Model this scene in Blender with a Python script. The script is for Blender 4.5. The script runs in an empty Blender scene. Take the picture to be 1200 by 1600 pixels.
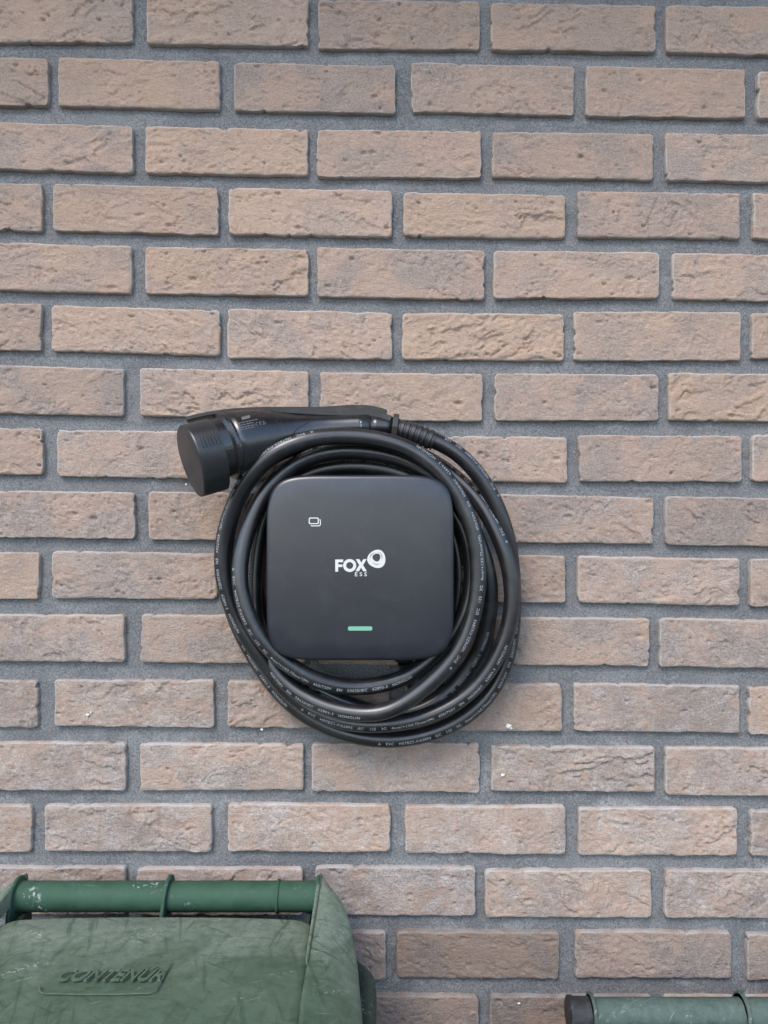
import bpy, math, random
import numpy as np
from mathutils import Vector
from mathutils.bvhtree import BVHTree

# ------------------------------------------------------------------ camera, sky, sun, exposure
scene = bpy.context.scene
COL = scene.collection
D = 1.02            # camera to brick face, metres
S = 1.0 / 1200.0    # metres on the brick face per pixel of the photograph
Z0 = 1.42           # camera height

cam_data = bpy.data.cameras.new('camera')
cam = bpy.data.objects.new('camera', cam_data)
COL.objects.link(cam)
cam.location = (0, -D, Z0)
cam.rotation_euler = (math.radians(90), 0, 0)
cam_data.sensor_fit = 'VERTICAL'
cam_data.sensor_height = 24.0
cam_data.lens = 12.0 * D / (800 * S)
cam_data.clip_start = 0.02
cam_data.clip_end = 500
scene.camera = cam

SUN_EL = math.radians(47)
SUN_AZ = math.radians(205)   # direction towards the sun: (sin, cos) of this angle
world = bpy.data.worlds.new('World')
scene.world = world
world.use_nodes = True
wn = world.node_tree
wn.nodes.clear()
w_out = wn.nodes.new('ShaderNodeOutputWorld')
w_bg = wn.nodes.new('ShaderNodeBackground')
w_sky = wn.nodes.new('ShaderNodeTexSky')
w_sky.sky_type = 'NISHITA'
w_sky.sun_disc = False
w_sky.sun_elevation = SUN_EL
w_sky.sun_rotation = SUN_AZ
w_sky.air_density = 1.0
w_sky.dust_density = 0.95
w_sky.ozone_density = 1.0
w_bg.inputs['Strength'].default_value = 0.15
wn.links.new(w_sky.outputs[0], w_bg.inputs['Color'])
wn.links.new(w_bg.outputs[0], w_out.inputs['Surface'])

sun_data = bpy.data.lights.new('sun', 'SUN')
sun_data.energy = 1.0
sun_data.angle = math.radians(20)
sun_data.color = (1.0, 0.93, 0.84)
sun = bpy.data.objects.new('sun', sun_data)
COL.objects.link(sun)
sun_dir = Vector((math.sin(SUN_AZ) * math.cos(SUN_EL), math.cos(SUN_AZ) * math.cos(SUN_EL), math.sin(SUN_EL)))
sun.rotation_euler = (-sun_dir).to_track_quat('-Z', 'Y').to_euler()
sun.location = (-3, -6, 8)

scene.view_settings.view_transform = 'Standard'
scene.view_settings.look = 'None'
scene.view_settings.exposure = 1.22
scene.view_settings.gamma = 1.0
scene.view_settings.use_curve_mapping = False
scene.render.engine = 'CYCLES'
scene.cycles.use_denoising = True
scene.cycles.max_bounces = 5

rng = random.Random(11)
nrg = np.random.RandomState(5)


def P(px, py, d):
    """photo position + distance in front of the brick face -> world point"""
    k = S * (D - d) / D
    return Vector(((px - 600) * k, -d, Z0 + (800 - py) * k))


# ------------------------------------------------------------------ numpy noise
def _hash(ix, iy, seed):
    h = (ix.astype(np.int64) * 374761393 + iy.astype(np.int64) * 668265263 + int(seed) * 1274126177) & 0xFFFFFFFF
    h = ((h ^ (h >> 13)) * 1274126177) & 0xFFFFFFFF
    h = h ^ (h >> 16)
    return (h & 0xFFFF) / 32767.5 - 1.0


def vnoise(x, y, seed):
    x = np.asarray(x, float); y = np.asarray(y, float)
    ix = np.floor(x); iy = np.floor(y)
    fx = x - ix; fy = y - iy
    fx = fx * fx * fx * (fx * (fx * 6 - 15) + 10); fy = fy * fy * fy * (fy * (fy * 6 - 15) + 10)
    a = _hash(ix, iy, seed); b = _hash(ix + 1, iy, seed)
    c = _hash(ix, iy + 1, seed); e = _hash(ix + 1, iy + 1, seed)
    return (a * (1 - fx) + b * fx) * (1 - fy) + (c * (1 - fx) + e * fx) * fy


def fbm(x, y, seed, octv=3):
    s = 0; amp = 1.0; tot = 0
    for k in range(octv):
        s = s + amp * vnoise(x * 2.03 ** k + 13.7 * k, y * 2.03 ** k - 7.1 * k, seed + k * 17)
        tot += amp; amp *= 0.5
    return s / tot


def sstep(a, b, x):
    t = np.clip((x - a) / (b - a), 0, 1)
    return t * t * (3 - 2 * t)


# ------------------------------------------------------------------ object helpers
def add_obj(name, me, mat=None, parent=None, loc=None):
    o = bpy.data.objects.new(name, me)
    COL.objects.link(o)
    if mat is not None and me is not None:
        me.materials.append(mat)
    if loc is not None:
        o.location = loc
    if parent is not None:
        o.parent = parent
    return o


def thing(name, label, cat, loc=(0, 0, 0), group=None):
    o = bpy.data.objects.new(name, None)
    COL.objects.link(o)
    o.location = loc
    o['label'] = label
    o['category'] = cat
    if group:
        o['group'] = group
    o.empty_display_size = 0.05
    return o


def np_mesh(name, V, F, smooth=True):
    """V (n,3), F (m,4) quads"""
    V = np.ascontiguousarray(V, dtype=np.float32); F = np.ascontiguousarray(F, dtype=np.int32)
    me = bpy.data.meshes.new(name)
    me.vertices.add(len(V)); me.vertices.foreach_set('co', V.ravel())
    me.loops.add(F.size); me.loops.foreach_set('vertex_index', F.ravel())
    me.polygons.add(len(F))
    me.polygons.foreach_set('loop_start', np.arange(0, F.size, 4, dtype=np.int32))
    me.polygons.foreach_set('loop_total', np.full(len(F), 4, dtype=np.int32))
    me.polygons.foreach_set('use_smooth', np.full(len(F), smooth, dtype=bool))
    me.update(calc_edges=True)
    me.validate()
    return me


def py_mesh(name, V, F, smooth=False):
    me = bpy.data.meshes.new(name)
    me.from_pydata([tuple(v) for v in V], [], F)
    if smooth:
        me.polygons.foreach_set('use_smooth', [True] * len(me.polygons))
    me.update()
    return me


def grid_faces(nu, nv, off=0, wrap_u=False):
    """vertex index = off + j*nu + i"""
    F = []
    iu = nu if wrap_u else nu - 1
    for j in range(nv - 1):
        for i in range(iu):
            i2 = (i + 1) % nu
            F.append((off + j * nu + i, off + j * nu + i2, off + (j + 1) * nu + i2, off + (j + 1) * nu + i))
    return F


class MB:
    def __init__(self):
        self.V = []; self.F = []

    def add(self, V, F):
        o = len(self.V)
        self.V += [tuple(v) for v in V]
        self.F += [tuple(i + o for i in f) for f in F]

    def box(self, x0, x1, y0, y1, z0, z1):
        V = [(x, y, z) for x in (x0, x1) for y in (y0, y1) for z in (z0, z1)]
        F = [(0, 1, 3, 2), (4, 6, 7, 5), (0, 4, 5, 1), (2, 3, 7, 6), (0, 2, 6, 4), (1, 5, 7, 3)]
        self.add(V, F)

    def build(self, name, mat, parent=None, smooth=False, bevel=0.0, seg=2, loc=None, angle=None):
        me = py_mesh(name, self.V, self.F, smooth or bevel > 0)
        o = add_obj(name, me, mat, parent, loc)
        if bevel > 0:
            b = o.modifiers.new('bevel', 'BEVEL')
            b.width = bevel; b.segments = seg; b.limit_method = 'ANGLE'; b.angle_limit = math.radians(35)
            b.harden_normals = True
        return o


def loft(centers, radii, T=None, n=32, up=Vector((0, 0, 1)), caps=True, shape=None):
    """tube through centers; radii float or (ra along side, rb along up). returns V,F"""
    m = len(centers)
    V = []
    for k in range(m):
        if T is not None:
            t = T if isinstance(T, Vector) else T[k]
        else:
            a = centers[max(k - 1, 0)]; b = centers[min(k + 1, m - 1)]
            t = (b - a)
        t = t.normalized()
        side = t.cross(up).normalized()
        u2 = side.cross(t).normalized()
        r = radii[k]
        ra, rb = (r, r) if not isinstance(r, (tuple, list)) else r
        for i in range(n):
            th = 2 * math.pi * i / n
            c, s_ = math.cos(th), math.sin(th)
            if shape is not None:
                c, s_ = shape(th)
            V.append(centers[k] + side * (ra * c) + u2 * (rb * s_))
    F = grid_faces(n, m, 0, True)
    if caps:
        F = [tuple(f) for f in F]
        F.append(tuple(range(n - 1, -1, -1)))
        F.append(tuple(range((m - 1) * n, m * n)))
    return V, F


# ------------------------------------------------------------------ node helpers
class NT:
    def __init__(self, name):
        self.mat = bpy.data.materials.new(name)
        self.mat.use_nodes = True
        self.t = self.mat.node_tree
        self.t.nodes.clear()
        self.out = self.t.nodes.new('ShaderNodeOutputMaterial')
        self.b = self.t.nodes.new('ShaderNodeBsdfPrincipled')
        self.t.links.new(self.b.outputs[0], self.out.inputs[0])

    def n(self, typ, **kw):
        nd = self.t.nodes.new(typ)
        for k, v in kw.items():
            setattr(nd, k, v)
        return nd

    def l(self, a, b):
        self.t.links.new(a, b)

    def setin(self, nd, key, val):
        if hasattr(val, 'is_linked') or isinstance(val, bpy.types.NodeSocket):
            self.l(val, nd.inputs[key])
        else:
            nd.inputs[key].default_value = val

    def math(self, op, a, b=None, clamp=False):
        nd = self.n('ShaderNodeMath', operation=op, use_clamp=clamp)
        self.setin(nd, 0, a)
        if b is not None:
            self.setin(nd, 1, b)
        return nd.outputs[0]

    def vmath(self, op, a, b):
        nd = self.n('ShaderNodeVectorMath', operation=op)
        self.setin(nd, 0, a); self.setin(nd, 1, b)
        return nd.outputs[0]

    def noise(self, vec, scale, detail=4, rough=0.55, dist=0.0, out=0):
        nd = self.n('ShaderNodeTexNoise')
        self.l(vec, nd.inputs['Vector'])
        nd.inputs['Scale'].default_value = scale
        nd.inputs['Detail'].default_value = detail
        nd.inputs['Roughness'].default_value = rough
        nd.inputs['Distortion'].default_value = dist
        return nd.outputs[out]

    def ramp(self, fac, a, b, va=0.0, vb=1.0):
        nd = self.n('ShaderNodeMapRange', interpolation_type='SMOOTHSTEP')
        self.setin(nd, 'Value', fac)
        nd.inputs['From Min'].default_value = a
        nd.inputs['From Max'].default_value = b
        nd.inputs['To Min'].default_value = va
        nd.inputs['To Max'].default_value = vb
        return nd.outputs[0]

    def mix(self, fac, a, b, blend='MIX'):
        nd = self.n('ShaderNodeMix', data_type='RGBA', blend_type=blend)
        self.setin(nd, 0, fac)
        for key, v in ((6, a), (7, b)):
            if isinstance(v, bpy.types.NodeSocket):
                self.l(v, nd.inputs[key])
            else:
                nd.inputs[key].default_value = (v[0], v[1], v[2], 1)
        return nd.outputs[2]

    def bump(self, height, strength, dist, normal=None):
        nd = self.n('ShaderNodeBump')
        nd.inputs['Strength'].default_value = strength
        nd.inputs['Distance'].default_value = dist
        self.l(height, nd.inputs['Height'])
        if normal is not None:
            self.l(normal, nd.inputs['Normal'])
        return nd.outputs[0]

    def pos(self):
        return self.n('ShaderNodeNewGeometry').outputs['Position']

    def objco(self):
        return self.n('ShaderNodeTexCoord').outputs['Object']

    def attr(self, name):
        return self.n('ShaderNodeAttribute', attribute_name=name).outputs['Fac']

    def mapping(self, vec, rot=(0, 0, 0), scale=(1, 1, 1), loc=(0, 0, 0)):
        nd = self.n('ShaderNodeMapping')
        self.l(vec, nd.inputs[0])
        nd.inputs['Location'].default_value = loc
        nd.inputs['Rotation'].default_value = rot
        nd.inputs['Scale'].default_value = scale
        return nd.outputs[0]

    def setb(self, **kw):
        for k, v in kw.items():
            key = {'color': 'Base Color', 'rough': 'Roughness', 'spec': 'Specular IOR Level', 'normal': 'Normal', 'metal': 'Metallic',
                   'coat': 'Coat Weight', 'coat_rough': 'Coat Roughness', 'emit': 'Emission Color', 'emit_s': 'Emission Strength',
                   'sheen': 'Sheen Weight'}[k]
            if isinstance(v, tuple) and len(v) == 3:
                v = (*v, 1)
            self.setin(self.b, key, v)
        return self.mat


# ------------------------------------------------------------------ materials
def mat_brick():
    m = NT('brick_clay')
    tone = m.attr('tone'); warm = m.attr('warm'); seed = m.attr('seed'); edge = m.attr('edge'); bloom = m.attr('bloom')
    p = m.pos()
    off = m.n('ShaderNodeCombineXYZ')
    m.l(seed, off.inputs[0]); m.l(seed, off.inputs[1]); m.l(seed, off.inputs[2])
    q = m.vmath('ADD', p, off.outputs[0])
    big = m.noise(q, 11, 3, 0.55, 0.6)
    mid = m.noise(q, 34, 4, 0.6, 0.4)
    fine = m.noise(q, 420, 3, 0.7)
    grain = m.noise(q, 1100, 2, 0.6)
    tan = m.mix(warm, (0.355, 0.252, 0.200), (0.405, 0.272, 0.190))
    grey = (0.245, 0.200, 0.180)
    f = m.ramp(m.math('ADD', m.math('MULTIPLY', big, 0.72), m.math('MULTIPLY', mid, 0.38)), 0.47, 0.64)
    f = m.math('MULTIPLY', f, m.math('SUBTRACT', 1.25, warm))
    c = m.mix(m.math('MULTIPLY', f, 0.85), tan, grey)
    pk = m.ramp(m.noise(q, 19, 3, 0.6, 0.3), 0.45, 0.7)
    c = m.mix(m.math('MULTIPLY', pk, 0.45), c, (0.39, 0.262, 0.214))
    # charcoal smudges from the kiln, then fired dark flecks and pale sand grains
    sdg = m.math('MULTIPLY', m.ramp(m.noise(q, 8, 4, 0.6, 0.9), 0.56, 0.70), m.ramp(mid, 0.35, 0.6))
    c = m.mix(m.math('MULTIPLY', sdg, 0.5), c, (0.165, 0.145, 0.135))
    c = m.mix(m.math('MULTIPLY', m.ramp(fine, 0.42, 0.58), 0.42), c, (0.45, 0.375, 0.305))
    c = m.mix(m.math('MULTIPLY', m.ramp(grain, 0.58, 0.70), 0.5), c, (0.19, 0.145, 0.11))
    c = m.mix(m.math('MULTIPLY', m.ramp(m.noise(q, 700, 2, 0.6), 0.60, 0.72), 0.35), c, (0.56, 0.51, 0.44))
    # lime / mortar smears: worn edges and cloudy bloom
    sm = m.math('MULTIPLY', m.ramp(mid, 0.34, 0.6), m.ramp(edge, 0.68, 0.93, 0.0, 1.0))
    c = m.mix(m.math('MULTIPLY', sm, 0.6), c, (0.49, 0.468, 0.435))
    bl = m.math('MULTIPLY', m.ramp(m.noise(q, 26, 5, 0.7, 1.2), 0.40, 0.66), bloom)
    c = m.mix(m.math('MULTIPLY', bl, m.ramp(fine, 0.3, 0.6)), c, (0.48, 0.462, 0.44))
    mul = m.n('ShaderNodeCombineXYZ')
    for k in range(3):
        m.l(tone, mul.inputs[k])
    c = m.mix(1.0, c, mul.outputs[0], 'MULTIPLY')
    h = m.math('ADD', m.math('MULTIPLY', fine, 0.5), m.math('MULTIPLY', grain, 0.25))
    h2 = m.noise(m.mapping(q, (0, 0.4, 0), (1, 1, 2.4)), 95, 5, 0.62, 1.6)
    nrm = m.bump(h2, 0.6, 0.003)
    nrm = m.bump(h, 0.9, 0.0012, nrm)
    return m.setb(color=c, rough=0.93, spec=0.2, normal=nrm)


def mat_mortar():
    m = NT('grey_mortar')
    p = m.pos()
    g = m.noise(p, 480, 3, 0.75)
    g2 = m.noise(p, 240, 3, 0.6)
    big = m.noise(p, 9, 3, 0.6, 0.5)
    c = m.mix(m.ramp(big, 0.35, 0.68), (0.155, 0.158, 0.162), (0.205, 0.208, 0.21))
    c = m.mix(m.math('MULTIPLY', m.ramp(g, 0.5, 0.66), 0.5), c, (0.33, 0.335, 0.34))
    c = m.mix(m.math('MULTIPLY', m.ramp(g, 0.5, 0.36), 0.65), c, (0.075, 0.078, 0.084))
    tool = m.noise(m.mapping(p, (0, 0, 0), (9, 1, 60)), 1.6, 3, 0.6, 0.4)
    c = m.mix(m.math('MULTIPLY', m.ramp(tool, 0.5, 0.7), 0.35), c, (0.10, 0.102, 0.106))
    # lime bloom, more of it low on the wall
    sx = m.n('ShaderNodeSeparateXYZ'); m.l(p, sx.inputs[0])
    low = m.ramp(sx.outputs[2], 1.35, 0.95, 0.10, 0.6)
    bl = m.math('MULTIPLY', m.ramp(m.noise(p, 17, 5, 0.7, 1.0), 0.5, 0.72), low)
    c = m.mix(m.math('MULTIPLY', bl, m.ramp(g2, 0.3, 0.62)), c, (0.42, 0.42, 0.415))
    nrm = m.bump(m.math('ADD', m.math('MULTIPLY', g, 0.6), m.math('MULTIPLY', g2, 0.8)), 0.8, 0.0016)
    return m.setb(color=c, rough=0.95, spec=0.15, normal=nrm)


def mat_plain(name, color, rough=0.5, spec=0.5, bump_scale=None, bump_s=0.1, bump_d=0.0003, rough_var=0.0, dust=0.0, dust_col=(0.3, 0.29, 0.28)):
    m = NT(name)
    q = m.objco()
    col = color
    if dust > 0:
        f = m.math('MULTIPLY', m.ramp(m.noise(q, 30, 5, 0.7, 0.8), 0.45, 0.75), dust)
        sp = m.math('MULTIPLY', m.ramp(m.noise(q, 900, 2, 0.6), 0.62, 0.74), dust)
        col = m.mix(m.math('ADD', f, sp, True), color, dust_col)
    r = rough
    if rough_var > 0:
        r = m.ramp(m.noise(q, 22, 4, 0.6), 0.3, 0.7, rough - rough_var, rough + rough_var)
    kw = dict(color=col, rough=r, spec=spec)
    if bump_scale:
        kw['normal'] = m.bump(m.noise(q, bump_scale, 3, 0.6), bump_s, bump_d)
    return m.setb(**kw)


def mat_bin(name, base, dust_amt, dust_col, handle=False):
    m = NT(name)
    q = m.objco()
    cloud = m.noise(q, 6, 5, 0.62, 0.6)
    fine = m.noise(q, 300, 4, 0.7)
    mid = m.noise(q, 45, 5, 0.65, 0.5)
    c = m.mix(m.ramp(mid, 0.3, 0.7), base, tuple(v * 1.25 for v in base))
    d = m.ramp(m.math('ADD', m.math('MULTIPLY', cloud, 0.7), m.math('MULTIPLY', mid, 0.3)), 0.15, 0.62)
    d = m.math('MULTIPLY', d, m.ramp(m.noise(q, 90, 6, 0.8, 0.2), 0.34, 0.6, 0.6, 1.0))
    d = m.math('MULTIPLY', d, m.ramp(fine, 0.25, 0.65, 0.7, 1.0))
    # wiped streaks: bare plastic showing through the dust
    for k, (rot, sc, lo, hi) in enumerate((((0, 0, 0.6), (12.0, 80, 3), 0.62, 0.67), ((0, 0, -0.35), (11.0, 85, 3), 0.63, 0.67),
                                           ((0, 0, 1.3), (7.0, 75, 4), 0.58, 0.66), ((0, 0, 1.75), (8.0, 85, 4), 0.60, 0.67), ((0, 0, 0.08), (9.0, 95, 3), 0.63, 0.67))):
        st = m.noise(m.mapping(m.mapping(q, rot), (0, 0, 0), sc, (k * 3.1, k, 0)), 1.5, 3, 0.5, 0.25)
        wipe = m.ramp(st, lo + 0.015, hi + 0.025, 1.0, 0.5)
        if not handle:
            d = m.math('MULTIPLY', d, wipe)
    if not handle:      # dust lies thickest towards the hinge, rain washes the front
        sy = m.n('ShaderNodeSeparateXYZ'); m.l(q, sy.inputs[0])
        yy = m.math('ADD', sy.outputs[1], m.math('MULTIPLY', m.math('SUBTRACT', cloud, 0.5), 0.35))
        d = m.math('MULTIPLY', d, m.ramp(yy, -0.27, -0.13, 0.42, 1.0))
    c = m.mix(m.math('MULTIPLY', d, dust_amt), c, dust_col)
    # pale scratches and lime splashes
    sc1 = m.noise(m.mapping(m.mapping(q, (0, 0, -0.5)), (0, 0, 0), (9, 160, 9)), 2.0, 2, 0.5, 0.3)
    c = m.mix(m.math('MULTIPLY', m.ramp(sc1, 0.70, 0.74), 0.35), c, (0.3, 0.36, 0.32))
    for k, rz in enumerate((0.9, 1.5, 0.15, -1.1)):
        sk = m.noise(m.mapping(m.mapping(q, (0, 0, rz)), (0, 0, 0), (7, 240, 7), (k * 1.7, k, 0)), 2.0, 2, 0.5, 0.15)
        c = m.mix(m.math('MULTIPLY', m.ramp(sk, 0.74, 0.77), 0.25), c, (0.26, 0.31, 0.27))
    spl = m.math('MULTIPLY', m.ramp(m.noise(q, 9, 4, 0.6, 1.5), 0.56, 0.70), m.ramp(m.noise(q, 210, 4, 0.75), 0.52, 0.64))
    c = m.mix(m.math('MULTIPLY', spl, 0.95 if handle else 0.75), c, (0.5, 0.52, 0.5))
    r = m.ramp(d, 0, 1, 0.42, 0.8)
    nrm = m.bump(m.noise(q, 160, 3, 0.5), 0.12, 0.0006)
    return m.setb(color=c, rough=r, spec=0.4, normal=nrm)


M_BRICK = mat_brick()
M_MORTAR = mat_mortar()
M_COVER = mat_plain('matte_black_cover', (0.012, 0.0135, 0.020), 0.34, 0.6, 1600, 0.12, 0.0002, 0.03, 0.05, (0.2, 0.2, 0.2))
M_COVER.node_tree.nodes['Principled BSDF'].inputs['Coat Weight'].default_value = 0.35
M_COVER.node_tree.nodes['Principled BSDF'].inputs['Coat Roughness'].default_value = 0.3
M_HOUSING = mat_plain('black_housing', (0.012, 0.012, 0.013), 0.55, 0.4)
M_CABLE = mat_plain('black_rubber_sheath', (0.009, 0.0095, 0.011), 0.35, 0.85, 500, 0.1, 0.0003, 0.06, 0.14, (0.15, 0.15, 0.15))
M_PLUG = mat_plain('black_plug_plastic', (0.010, 0.0105, 0.012), 0.30, 0.95, 900, 0.08, 0.0002, 0.05, 0.05, (0.16, 0.16, 0.16))
M_CAP = mat_plain('black_cap_rubber', (0.017, 0.0175, 0.019), 0.40, 0.75, 700, 0.12, 0.0003, 0.05, 0.16, (0.17, 0.17, 0.17))
M_STRAP = mat_plain('grey_black_strap', (0.032, 0.031, 0.030), 0.6, 0.4, 600, 0.2, 0.0003, 0.05, 0.2, (0.14, 0.135, 0.13))
M_PRINT = mat_plain('white_print', (0.62, 0.61, 0.58), 0.6, 0.3)
M_SHEATHPRINT = mat_plain('worn_white_sheath_print', (0.40, 0.42, 0.44), 0.6, 0.3)
M_GREYPRINT = mat_plain('grey_laser_print', (0.13, 0.127, 0.123), 0.6, 0.3)
M_BINLID = mat_bin('dusty_green_lid_plastic', (0.028, 0.062, 0.032), 0.88, (0.225, 0.27, 0.215))
M_BINBAR = mat_bin('green_handle_plastic', (0.010, 0.052, 0.026), 0.3, (0.10, 0.15, 0.115), True)
M_BINBAR2 = mat_bin('limewashed_green_handle_plastic', (0.008, 0.040, 0.026), 0.45, (0.22, 0.25, 0.23), True)
M_BINBODY = mat_bin('dark_green_body_plastic', (0.015, 0.034, 0.022), 0.30, (0.07, 0.09, 0.075))
M_BLACKPLASTIC = mat_plain('dirty_black_plastic', (0.02, 0.02, 0.021), 0.55, 0.4, 300, 0.3, 0.0006, 0.05, 0.35, (0.2, 0.2, 0.19))
M_CRUMB = mat_plain('white_plaster', (0.75, 0.72, 0.66), 0.9, 0.2, 900, 0.5, 0.0005)


def mat_led():
    m = NT('green_status_light')
    return m.setb(color=(0.15, 0.33, 0.24), rough=0.4, emit=(0.16, 0.42, 0.30), emit_s=0.15)


M_LED = mat_led()


def mat_ground():
    m = NT('concrete_paving')
    p = m.pos()
    br = m.n('ShaderNodeTexBrick')
    m.l(p, br.inputs['Vector'])
    br.inputs['Scale'].default_value = 2.5
    br.inputs['Mortar Size'].default_value = 0.012
    br.inputs['Color1'].default_value = (0.115, 0.112, 0.108, 1)
    br.inputs['Color2'].default_value = (0.14, 0.136, 0.13, 1)
    br.inputs['Mortar'].default_value = (0.06, 0.06, 0.057, 1)
    c = m.mix(m.math('MULTIPLY', m.noise(p, 30, 5, 0.7), 0.5), br.outputs[0], (0.085, 0.083, 0.08))
    return m.setb(color=c, rough=0.9, spec=0.2)


# ------------------------------------------------------------------ ground
g = py_mesh('ground', [(-120, -120, 0), (120, -120, 0), (120, 120, 0), (-120, 120, 0)], [(0, 1, 2, 3)])
ground = add_obj('ground', g, mat_ground())
ground['kind'] = 'structure'

# ------------------------------------------------------------------ roof eave above the wall
M_EAVE = mat_plain('brown_stained_boards', (0.11, 0.075, 0.05), 0.7, 0.3, 60, 0.3, 0.001)
eave = thing('roof_eave', 'brown boarded roof eave overhanging the top of the brick wall', 'roof', (0, 0, 2.69))
for k in range(4):
    e = MB(); e.box(-1.7, 1.7, -0.125 * k - 0.121, -0.125 * k, 0.0, 0.022)
    e.build('soffit_board', M_EAVE, eave, bevel=0.003)
e = MB(); e.box(-1.7, 1.7, -0.535, -0.505, -0.02, 0.2)
e.build('fascia_board', M_EAVE, eave, bevel=0.003)
e = MB(); e.box(-1.7, 1.7, -0.50, 0.22, 0.03, 0.2)
e.build('roof_deck', M_EAVE, eave)

# ------------------------------------------------------------------ brick wall
# (left, right, top at left, top at right, bottom at left, bottom at right) of every brick face, in photo pixels
ROWS = [
    [(-45, 207, -13, -11, 65, 66), (229, 482, -9, -5, 68, 72), (497, 750, -2, 1, 75, 77), (767, 1025, 4, 8, 78, 81), (1041, 1290, 7, 10, 81, 87)],
    [(-180, 75, 86, 91, 162, 165), (90, 343, 88, 95, 165, 171), (365, 618, 97, 102, 173, 177), (642, 897, 96, 103, 174, 180), (916, 1165, 102, 108, 181, 184), (1184, 1435, 111, 114, 184, 188)],
    [(-50, 207, 189, 197, 263, 270), (226, 481, 196, 201, 270, 274), (495, 752, 202, 204, 276, 278), (769, 1022, 204, 208, 276, 281), (1040, 1290, 207, 211, 281, 287)],
    [(-190, 65, 282, 286, 358, 361), (82, 341, 286, 293, 360, 367), (357, 613, 293, 297, 366, 370), (630, 884, 299, 304, 369, 372), (903, 1157, 298, 301, 370, 373), (1177, 1430, 301, 304, 373, 376)],
    [(-50, 206, 376, 384, 452, 459), (226, 482, 385, 389, 459, 462), (495, 757, 386, 391, 463, 469), (771, 1030, 391, 394, 466, 466), (1051, 1305, 394, 399, 467, 472)],
    [(-190, 64, 470, 474, 545, 548), (80, 344, 476, 484, 548, 556), (355, 613, 482, 488, 559, 562), (628, 882, 488, 490, 561, 564), (897, 1158, 486, 487, 563, 563), (1175, 1430, 488, 491, 560, 562)],
    [(-65, 193, 568, 576, 645, 650), (218, 482, 575, 580, 650, 653), (500, 754, 581, 584, 655, 658), (772, 1030, 583, 585, 657, 657), (1045, 1295, 582, 585, 657, 660)],
    [(-190, 67, 667, 669, 740, 742), (88, 345, 671, 674, 745, 748), (365, 615, 676, 678, 748, 752), (630, 888, 680, 683, 750, 755), (905, 1160, 679, 681, 752, 753), (1175, 1430, 679, 682, 753, 756)],
    [(-45, 211, 766, 769, 840, 842), (231, 487, 768, 771, 843, 845), (505, 755, 770, 772, 845, 848), (775, 1022, 771, 778, 848, 850), (1040, 1295, 775, 780, 852, 855)],
    [(-190, 61, 861, 864, 935, 937), (80, 340, 861, 865, 935, 937), (355, 612, 866, 868, 938, 940), (628, 884, 866, 868, 940, 942), (903, 1157, 869, 873, 942, 947), (1173, 1430, 873, 876, 948, 950)],
    [(-60, 194, 960, 961, 1034, 1035), (219, 480, 960, 963, 1036, 1038), (497, 752, 962, 964, 1038, 1040), (770, 1016, 964, 967, 1039, 1042), (1031, 1285, 966, 971, 1042, 1046)],
    [(-190, 58, 1061, 1064, 1137, 1138), (85, 334, 1063, 1063, 1135, 1137), (355, 609, 1064, 1066, 1137, 1140), (632, 879, 1066, 1069, 1141, 1144), (897, 1157, 1068, 1072, 1143, 1146), (1171, 1425, 1073, 1076, 1148, 1150)],
    [(-60, 196, 1160, 1161, 1235, 1236), (218, 474, 1162, 1164, 1236, 1235), (487, 750, 1162, 1161, 1237, 1239), (768, 1024, 1166, 1168, 1237, 1238), (1040, 1290, 1168, 1171, 1243, 1246)],
    [(-205, 49, 1258, 1259, 1332, 1333), (69, 331, 1258, 1258, 1331, 1332), (356, 610, 1256, 1258, 1331, 1332), (633, 885, 1260, 1260, 1334, 1337), (904, 1153, 1263, 1263, 1337, 1338), (1173, 1430, 1267, 1269, 1338, 1340)],
    [(-60, 196, 1355, 1356, 1430, 1430), (213, 473, 1357, 1357, 1431, 1431), (492, 743, 1354, 1356, 1431, 1432), (758, 1018, 1360, 1360, 1433, 1434), (1039, 1290, 1360, 1362, 1434, 1436)],
    [(-205, 45, 1455, 1455, 1529, 1529), (68, 322, 1455, 1455, 1529, 1530), (345, 603, 1455, 1457, 1530, 1532), (620, 874, 1456, 1457, 1528, 1530), (899, 1144, 1456, 1457, 1530, 1530), (1168, 1422, 1460, 1461, 1532, 1533)],
    [(-60, 195, 1555, 1556, 1630, 1630), (215, 470, 1555, 1556, 1630, 1630), (490, 748, 1555, 1557, 1630, 1631), (766, 1020, 1557, 1558, 1631, 1632), (1038, 1290, 1558, 1559, 1632, 1633)],
]
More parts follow.
